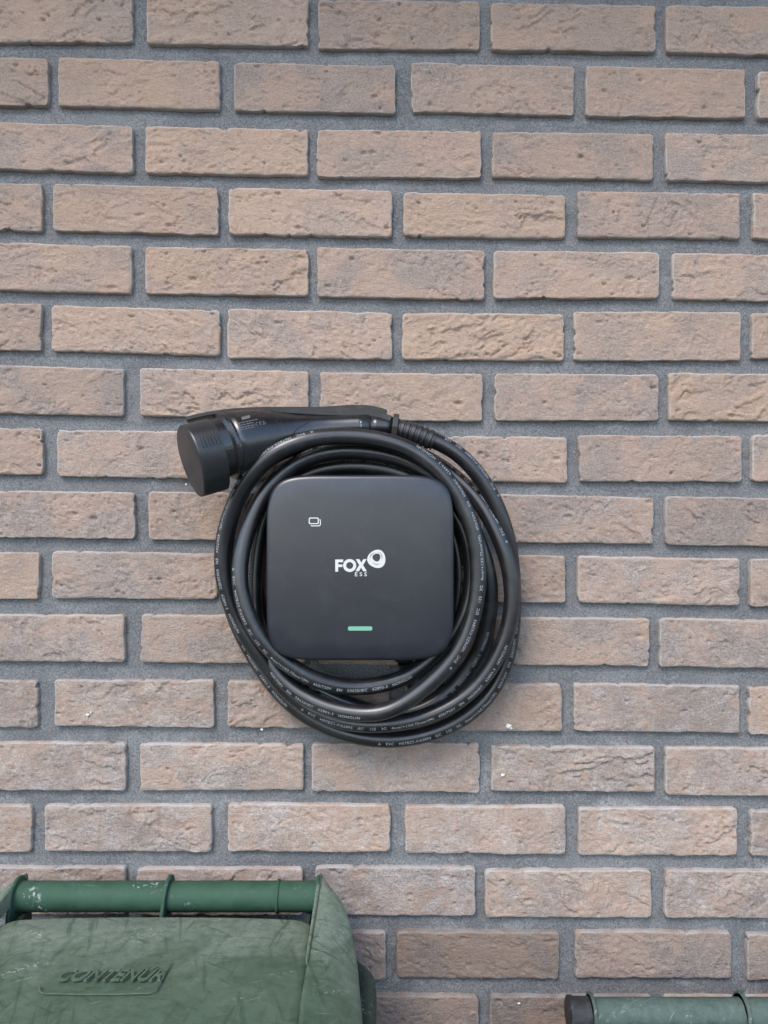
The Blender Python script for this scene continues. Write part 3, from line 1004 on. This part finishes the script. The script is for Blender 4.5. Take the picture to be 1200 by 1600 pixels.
# body: ring side -> neck -> grip -> tail cone
sec = [(358, 696, .0850, .0374), (371, 693, .0805, .0370), (384, 690, .0755, .0362), (398, 687.5, .0705, .0350), (412, 685, .0662, .0333), (426, 682.5, .0627, .0308), (440, 680, .060, .0276), (454, 677.5, .0578, .0240),
       (468, 675, .056, .0208), (482, 672.5, .0545, .0182), (498, 670.5, .053, .0160), (516, 669, .052, .0148), (540, 667.5, .0515, .0142), (560, 666.6, .0512, .0140), (577, 666, .051, .0140)]
V, F = loft([P(a, b, c) for a, b, c, _ in sec], [(r, r * 1.06) for *_, r in sec], n=48)
BODY_BVH = BVHTree.FromPolygons([tuple(v) for v in V], [tuple(f) for f in F])
body_o = add_obj('plug_body', py_mesh('plug_body', ploc(V), F, True), M_PLUG, cable)
# dark seam between body halves
sec2 = [(577.5, 666, .051, .0136), (579, 666, .051, .0136)]
V, F = loft([P(a, b, c) for a, b, c, _ in sec2], [r for *_, r in sec2], n=40)
add_obj('seam', py_mesh('seam', ploc(V), F, True), M_HOUSING, body_o)
# slanted seam where grip meets head
sm_c = [P(459, 676.6, .0572)]
sec3 = [(579.5, 666, .051, .0138), (590, 666.2, .051, .0128), (604, 667, .0515, .0108), (614, 668, .052, .0098)]
V, F = loft([P(a, b, c) for a, b, c, _ in sec3], [r for *_, r in sec3], n=40)
add_obj('tail_cone', py_mesh('tail_cone', ploc(V), F, True), M_PLUG, cable)
# ribbed strain relief
V, F = [], []
cs, rs = [], []
A0, A1, A2 = P(617, 669, .0525), P(648, 675.5, .0545), P(679, 690, .0565)
N = 60
for k in range(N + 1):
    t = k / N
    c = A0 * (1 - t) ** 2 + A1 * (2 * t * (1 - t)) + A2 * t ** 2
    ph = (t * 7.2) % 1.0
    base = 0.0128 - 0.0005 * t
    rs.append(base - (0.0016 if 0.62 < ph < 0.97 and 0.06 < t < 0.97 else 0.0))
    cs.append(c)
V, F = loft(cs, rs, n=36)
add_obj('strain_relief', py_mesh('strain_relief', ploc(V), F, False), M_CAP, cable)
# collar ring between cap and body
cr = [ring_c + ax * t for t in (-0.014, -0.012, -0.002, 0.001, 0.004, 0.0065, 0.008)]
V, F = loft(cr, [0.0352, 0.0358, 0.0360, 0.0402, 0.0407, 0.0402, 0.036], T=ax, n=56)
add_obj('collar', py_mesh('collar', ploc(V), F, False), M_PLUG, cable)


# dust cap: round above, squared keel below, flat angled face
def cap_shape(th):
    c, s_ = math.cos(th), math.sin(th)
    if s_ < 0:
        b = -s_
        keel = max(0.0, (b - 0.80) / 0.20)
        return math.copysign(abs(c) ** 0.84, c) * (1 - 0.05 * b), -(b * 1.22 + 0.10 * keel)
    return c, s_ * 0.98


cc = [ring_c + ax * t for t in (-0.0450, -0.0448, -0.0440, -0.0420, -0.028, -0.0165, -0.0125, -0.012)]
V, F = loft(cc, [0.0357, 0.0366, 0.0374, 0.0377, 0.0377, 0.0376, 0.0374, 0.034], T=ax, n=72, shape=cap_shape)
capo = add_obj('dust_cap', py_mesh('dust_cap', ploc(V), F, True), M_CAP, cable)
ed = capo.modifiers.new('edges', 'EDGE_SPLIT'); ed.split_angle = math.radians(50)
# grip ribs on the cap
side = ax.cross(Vector((0, 0, 1))).normalized(); up2 = side.cross(ax).normalized()
view_side = side if side.y < 0 else -side
for k in range(6):
    t = -0.0365 + k * 0.0042
    V, F = [], []
    angs = [math.radians(a) for a in range(8, 40, 4)]
    for a in angs:
        rad = view_side * math.cos(a) + up2 * math.sin(a)
        for (dt, dr) in ((-0.0009, 0.0370), (-0.0007, 0.0393), (0.0007, 0.0393), (0.0009, 0.0370)):
            V.append(ring_c + ax * (t + dt) + rad * dr)
    F = grid_faces(4, len(angs), 0, True) + [(3, 2, 1, 0), tuple(range(4 * len(angs) - 4, 4 * len(angs)))]
    add_obj('grip_rib', py_mesh('grip_rib', ploc(V), F), M_CAP, capo)


def strap(name, pts, w, h, mat, parent):
    """rectangular strip: w deep (towards the wall), h tall"""
    V = []
    pts = [P(*p) for p in pts]
    C = resample(pts, 0.004)
    C = [Vector(c) for c in C]
    m = len(C)
    for k in range(m):
        t = (C[min(k + 1, m - 1)] - C[max(k - 1, 0)]).normalized()
        sd = Vector((0, 1, 0)); sd = (sd - t * sd.dot(t)).normalized()
        u2 = sd.cross(t); u2 = u2 if u2.z > 0 else -u2
        hh = h(k / (m - 1)) if callable(h) else h
        b = 0.0009
        for dy, dz in ((-w / 2 + b, -hh / 2), (w / 2, -hh / 2), (w / 2, hh / 2), (-w / 2 + b, hh / 2), (-w / 2, hh / 2 - b), (-w / 2, -hh / 2 + b)):
            V.append(C[k] + sd * dy + u2 * dz)
    F = grid_faces(6, m, 0, True) + [tuple(range(5, -1, -1)), tuple(range(6 * m - 6, 6 * m))]
    return add_obj(name, py_mesh(name, ploc(V), F), mat, parent)


st = strap('cap_strap', [(292, 656, .086), (312, 649.5, .084), (345, 644.5, .078), (390, 640.5, .064), (430, 641, .056), (480, 643, .050), (530, 644.2, .048), (575, 646, .048), (600, 651, .050), (616, 661, .052)],
           0.016, lambda t: 0.0050 + 0.0058 * min(1.0, max(0.0, (t - 0.3) / 0.35)), M_STRAP, cable)
strap('strap_ridge', [(505, 640, .036), (545, 637, .034), (583, 636.6, .034), (610, 647, .036)], 0.012, 0.006, M_STRAP, st)
# clip plate at the tail
mb = MB()
cpt = P(617, 668, .0525) - borg
V, F = loft([cpt + Vector((-0.0035, 0, 0.0)), cpt + Vector((0.0035, 0, -0.0010))], [(0.0165, 0.0178), (0.0165, 0.0178)], T=Vector((1, 0, -0.12)), n=8)
mb.add(V, F)
mb.build('strap_clip', M_STRAP, cable, bevel=0.0008)
# locating nub and screw
crw = P(391, 710, .092) - borg
V, F = loft([crw, crw + Vector((0, -0.004, 0))], [0.0036, 0.0030], T=Vector((0, -1, 0)), n=16)
add_obj('screw_hole', py_mesh('screw_hole', ploc([v + borg for v in V]), F), M_HOUSING, body_o)


# rating print on the plug body (too small to read in the photo: lines only) and the two marks
def body_point(px, py, lift=0.0004):
    """point on the plug body's viewer side at a photo position"""
    tgt = P(px, py, 0.0)
    o_ = Vector((0, -D, Z0))
    dr = (tgt - o_).normalized()
    hit = BODY_BVH.ray_cast(o_, dr)
    p = hit[0] if hit[0] is not None else P(px, py, 0.06)
    return p - dr * lift


def body_quad(mb, x0, y0, x1, y1, h):
    n = 4
    V = []
    for k in range(n + 1):
        f = k / n
        x = x0 + (x1 - x0) * f; y = y0 + (y1 - y0) * f
        V += [body_point(x, y) - borg, body_point(x + h * 0.25, y + h) - borg]
    mb.add(V, [(2 * k, 2 * k + 1, 2 * k + 3, 2 * k + 2) for k in range(n)])


mb = MB()
rl = random.Random(4)
for (x0, y0, xe, ye) in ((369, 661.5, 402, 654.2), (371, 664.6, 396, 659.2), (373, 668.2, 398, 662.6), (375, 671.2, 398, 666.2)):
    x = x0
    while x < xe:
        w = rl.uniform(1.4, 4.5)
        f0 = (x - x0) / (xe - x0); f1 = min(1, (x + w - x0) / (xe - x0))
        body_quad(mb, x, y0 + (ye - y0) * f0, x0 + (xe - x0) * f1, y0 + (ye - y0) * f1, 1.5)
        x += w + rl.uniform(0.7, 1.6)
body_quad(mb, 377, 651.8, 390, 648.2, 4.6)
mb.build('rating_print', M_GREYPRINT, body_o)
mb = MB()


def arc(cx, cy, r, a0, a1, wd, n=10):
    V = []
    for k in range(n + 1):
        t = math.radians(a0 + (a1 - a0) * k / n)
        for rr in (r - wd / 2, r + wd / 2):
            V.append(body_point(cx + rr * math.cos(t), cy - rr * math.sin(t), 0.0005) - borg)
    mb.add(V, [(2 * k, 2 * k + 1, 2 * k + 3, 2 * k + 2) for k in range(n)])


arc(402.2, 662.2, 2.5, 65, 295, 0.9)
arc(407.8, 661.0, 2.5, 65, 295, 0.9)


def seg(ax_, ay_, bx_, by_, wd):
    ln = math.hypot(bx_ - ax_, by_ - ay_); nx_, ny_ = -(by_ - ay_) / ln * wd / 2, (bx_ - ax_) / ln * wd / 2
    V = [body_point(x, y, 0.0006) - borg for x, y in ((ax_ + nx_, ay_ + ny_), (ax_ - nx_, ay_ - ny_), (bx_ - nx_, by_ - ny_), (bx_ + nx_, by_ + ny_))]
    mb.add(V, [(0, 1, 2, 3)])


seg(405.6, 661.4, 408.4, 660.8, 0.8)
for a, b in (((411.2, 663.2), (411.4, 657.6)), ((411.6, 657.8), (415.6, 661.8)), ((415.4, 662.0), (411.4, 663.2))):
    seg(*a, *b, 0.8)
mb.build('mark', M_GREYPRINT, body_o)


# slanted joint between head and grip, and the white lock mark on the grip
mb = MB()
jp = [(454, 694), (454.5, 686), (457, 680), (462, 673), (469, 667), (477, 662), (485, 658)]
for a, b in zip(jp, jp[1:]):
    seg(*a, *b, 1.1)
mb.build('seam', M_HOUSING, body_o)
mb = MB()
seg(563.6, 658.2, 563.8, 660.8, 2.0)
seg(564.0, 662.0, 564.2, 667.0, 0.9)
mb.build('lock_mark', M_SHEATHPRINT, body_o)


# ------------------------------------------------------------------ wheeled bins
def interp(tab, x):
    for (a, va), (b, vb) in zip(tab, tab[1:]):
        if x <= b:
            t = max(0.0, (x - a) / (b - a))
            return va + (vb - va) * t
    return tab[-1][1]


def make_bin(label, xc, dz, ears, bar_mat, lid_mat, text):
    root = thing('wheeled_bin', label, 'bin', (xc, 0, 0), 'green wheeled bins against the wall')
    W_ED = [(0.04, .190), (0.055, .197), (0.08, .212), (0.105, .221), (0.17, .233), (0.27, .242), (0.5, .243), (0.60, .236), (0.64, .22)]
    Z_ED = [(0.04, .958), (0.055, .958), (0.08, .953), (0.105, .948), (0.17, .936), (0.27, .930), (0.5, .922), (0.64, .88)]
    Z_RG = [(0.04, .964), (0.055, .968), (0.08, .967), (0.105, .964), (0.16, .9605), (0.22, .957), (0.5, .955), (0.64, .90)]
    UR = 0.1845

    def z_mid(u, d):
        a = abs(u) / UR
        z = interp([(0.105, .9475), (0.14, .9535), (0.22, .957), (0.34, .960), (0.5, .955), (0.58, .938), (0.64, .90)], d)
        z -= 0.002 * a * a
        if d < 0.2:
            z -= 0.008 * max(0.0, (a - 0.86) / 0.14) ** 2 * (1 - max(0, (d - 0.105) / 0.095))
        return z + dz
    mb = MB()
    # centre panel
    us = [UR * (-1 + 2 * k / 40) for k in range(41)]
    ds = [0.103, 0.1035, 0.105, 0.108, 0.113, 0.12, 0.13, 0.145, 0.16, 0.18, 0.2, 0.22, 0.26, 0.3, 0.36, 0.42, 0.48, 0.54, 0.59, 0.62, 0.64]
    V = []
    for k, d in enumerate(ds):
        for u in us:
            rear_bow = 0.006 * (abs(u) / UR) ** 4 * (1 if d < 0.15 else 0)
            z = z_mid(u, max(d, 0.105))
            if k == 0:
                z -= 0.022
            if k == 1:
                z -= 0.004
            if k == 2:
                z -= 0.001
            V.append((u, -(d + rear_bow), z))
    mb.add(V, grid_faces(len(us), len(ds)))
    # hinge ears / sloping side faces
    dstart = 0.04 if ears else 0.107
    de = sorted(set([d for d in (0.04, 0.044, 0.05, 0.055, 0.065, 0.08, 0.092) if d >= dstart] + [d for d in ds if d >= 0.105]))
    for sg_ in (-1, 1):
        V = []
        NU = 12
        for d in de:
            w = interp(W_ED, d); zr = min(interp(Z_RG, d), 9) + dz; ze = interp(Z_ED, d) + dz
            if not ears:
                zr = z_mid(UR, d)
            for k in range(NU + 1):
                f = k / NU
                u = UR + (w - UR) * f
                z = zr + (ze - zr) * (f ** 1.35) + 0.003 * math.sin(math.pi * f)
                V.append((sg_ * u, -d, z))
            for drop_, ins in ((0.004, -0.0015), (0.026, 0.001)):
                V.append((sg_ * (w - ins), -d, ze - drop_))
        Fg = grid_faces(NU + 3, len(de))
        if sg_ > 0:
            mb.add(V, Fg)
        else:
            mb.add(V, [tuple(reversed(f)) for f in Fg])
    lid = mb.build('lid', lid_mat, root, smooth=True)
    so = lid.modifiers.new('thick', 'SOLIDIFY'); so.thickness = 0.0035; so.offset = 1
    if ears:
        for sg_ in (-1, 1):
            V = []
            ms = [0.040, 0.05, 0.06, 0.08, 0.105, 0.13, 0.16, 0.19, 0.215]
            for d in ms:
                zt = interp(Z_RG, d) + dz + 0.0035
                zb = zt - 0.026 + 0.018 * (d - 0.04) / 0.175
                x = sg_ * (UR - 0.0005)
                t_ = 0.0028 * (1 - 0.5 * (d - 0.04) / 0.175)
                for du, zz in ((-t_, zb), (-t_ * 0.9, zt - 0.001), (0, zt + 0.0008), (t_ * 0.9, zt - 0.001), (t_, zb)):
                    V.append((x + du, -d, zz))
            F = grid_faces(5, len(ms)) + [(4, 3, 2, 1, 0), tuple(range(5 * len(ms) - 5, 5 * len(ms)))]
            add_obj('hinge_rib', py_mesh('hinge_rib', V, F, True), lid_mat, lid)
    if text:
        Vt, Ft = text_mesh('CONTEN\u00daR', 0.020, shear=0.42, spacing=1.0, offset=0.0002, extrude=0.0007, bevel=0.00025, res=4)
        x0 = min(v[0] for v in Vt); x1 = max(v[0] for v in Vt)
        def lidpt(px, py):
            kk = (Z0 - 0.9605) / ((py - 800) * S)
            return (px - 600) * S * kk - xc, D * (1 - kk)
        (ux0, d0), (ux1, d1) = lidpt(88, 1533), lidpt(253, 1533)
        dt = lidpt(100, 1515)[1]
        capz = max(v[1] for v in Vt) * 0.80
        k = (ux1 - ux0) / (x1 - x0)
        V = []
        for v in Vt:
            u = ux0 + (v[0] - x0) * k; d = d0 + (dt - d0) * v[1] / capz
            V.append((u, -d, z_mid(u, d) + 0.0035 + v[2]))
        add_obj('embossed_name', py_mesh('embossed_name', V, Ft), lid_mat, lid)
        # raised outline of the label field
        fld = [lidpt(*p) for p in ((62, 1541), (62, 1549), (66, 1553), (120, 1554.5), (180, 1554.5), (232, 1553), (242, 1549), (250, 1536), (262, 1512), (268, 1501))]
        V = []
        for k, (u, d) in enumerate(fld):
            a = fld[max(k - 1, 0)]; b = fld[min(k + 1, len(fld) - 1)]
            tx, ty = b[0] - a[0], b[1] - a[1]; ln = math.hypot(tx, ty); nx_, ny_ = -ty / ln * .0009, tx / ln * .0009
            z = z_mid(u, d) + 0.0035
            V += [(u + nx_, -(d + ny_), z - 0.0005), (u, -d, z + 0.0004), (u - nx_, -(d - ny_), z - 0.0005)]
        add_obj('label_field_ridge', py_mesh('label_field_ridge', V, grid_faces(3, len(fld)), True), lid_mat, lid)
    # handle bar
    bz = .9510 + dz; bd = 0.064; br_ = 0.0176
    n = 40
    V = []
    nl = 60
    for k in range(nl + 1):
        u = -0.1835 + 0.367 * k / nl
        for i in range(n):
            t = 2 * math.pi * i / n
            rr = br_ * (1 + 0.006 * math.sin(u * 330 + 0.4 * math.sin(u * 61)) * (0.5 + 0.5 * math.sin(u * 23)))
            V.append((u, -(bd + rr * math.cos(t)), bz + rr * math.sin(t)))
    bar = add_obj('handle_bar', py_mesh('handle_bar', V, grid_faces(n, nl + 1, 0, True), True), bar_mat, root)

    def disc(name, u, r, th_, mat, par, web=True, lean=0.0):
        Vd, Fd = [], []
        prof = [(-th_ / 2, r - 0.003), (-th_ / 2, r - 0.0006), (-th_ / 4, r), (th_ / 4, r), (th_ / 2, r - 0.0006), (th_ / 2, r - 0.003)]
        for (du, rr) in prof:
            for i in range(n):
                t = 2 * math.pi * i / n
                y = rr * math.cos(t); z = rr * math.sin(t)
                if web and z < 0:          # bracket runs down and forwards to the body
                    y = y + 0.020 * (-z / r) * (1 if y > 0 else 0.4)
                    z = z * 1.8
                Vd.append((u + du + lean * z, -(bd + y), bz + z))
        Fd = grid_faces(n, len(prof), 0, True) + [tuple(range(n)), tuple(range((len(prof) - 1) * n, len(prof) * n))]
        return add_obj(name, py_mesh(name, Vd, Fd, True), mat, par)
    disc('bracket', 0.0, 0.0245, 0.0042, bar_mat, bar, lean=0.06)
    disc('bracket', 0.183, 0.0235, 0.004, bar_mat, bar)
    disc('bracket', -0.183, 0.0235, 0.004, bar_mat, bar)
    disc('seam_ring', 0.1345, 0.0196, 0.0035, bar_mat, bar, web=False)
    if not ears:
        for sg_ in (-1, 1):
            V, F = loft([Vector((sg_ * a, -bd, bz)) for a in (0.186, 0.2065, 0.2065, 0.211, 0.213)], [0.0185, 0.0185, 0.0200, 0.0200, 0.0165], T=Vector((sg_, 0, 0)), n=36)
            add_obj('end_cap', py_mesh('end_cap', V, F, False), M_BLACKPLASTIC, bar)
    # body: rim, tapering tub, wheels
    def rr_loop(hw, d0, d1, r, z, n=8):
        pts = []
        for cx, cd, a in ((hw - r, d1 - r, 0), (-hw + r, d1 - r, 90), (-hw + r, d0 + r, 180), (hw - r, d0 + r, 270)):
            for k in range(n + 1):
                t = math.radians(a + 90 * k / n)
                pts.append((cx + r * math.cos(t), -(cd + r * math.sin(t)), z))
        return pts
    zt = 0.898 + dz
    loops = [rr_loop(.226, .118, .60, .05, zt - 0.06), rr_loop(.226, .118, .60, .05, zt), rr_loop(.247, .092, .624, .068, zt + .004), rr_loop(.2545, .084, .632, .072, zt - .003), rr_loop(.2555, .083, .633, .072, zt - .02), rr_loop(.252, .088, .63, .07, zt - .03),
             rr_loop(.232, .112, .606, .05, zt - .034), rr_loop(.228, .118, .60, .05, zt - .10), rr_loop(.19, .17, .53, .05, .07), rr_loop(.18, .18, .52, .05, .05)]
    V = [p for lp in loops for p in lp]
    nl_ = len(loops[0])
    F = [tuple(reversed(f)) for f in grid_faces(nl_, len(loops), 0, True)] + [tuple(range(nl_ * (len(loops) - 1), nl_ * len(loops)))]
    tub = add_obj('body', py_mesh('body', V, F, True), M_BINBODY, root)
    for sg_ in (-1, 1):
        wc = Vector((sg_ * 0.195, -0.125, 0.1))
        V, F = loft([wc + Vector((t, 0, 0)) for t in (-0.025, -0.02, 0.02, 0.025)], [0.09, 0.1, 0.1, 0.09], T=Vector((1, 0, 0)), n=36)
        wh = add_obj('wheel', py_mesh('wheel', V, F, False), M_BLACKPLASTIC, root)
        V, F = loft([wc + Vector((sg_ * t, 0, 0)) for t in (0.0, 0.027, 0.032)], [0.05, 0.05, 0.03], T=Vector((sg_, 0, 0)), n=24)
        add_obj('hub', py_mesh('hub', V, F, False), M_BLACKPLASTIC, wh)
    V, F = loft([Vector((t, -0.125, 0.1)) for t in (-0.2, 0.2)], [0.01, 0.01], T=Vector((1, 0, 0)), n=16)
    add_obj('axle', py_mesh('axle', V, F, True), M_BLACKPLASTIC, root)
    # struts from handle to tub
    for u in (-0.172, 0.0, 0.172):
        m2 = MB(); m2.box(u - 0.003, u + 0.003, -0.125, -0.058, zt - 0.03, bz - 0.017)
        m2.build('handle_strut', M_BINBODY, root)
    return root


make_bin('dusty green wheeled bin at lower left, embossed name on its scratched lid', P(262, 1400, .066).x, 0.0, True, M_BINBAR, M_BINLID, True)
make_bin('lower green bin at the bottom right, only its lime-dusted handle with black end showing', P(1160, 1580, .066).x, -0.143, False, M_BINBAR2, M_BINLID, False)
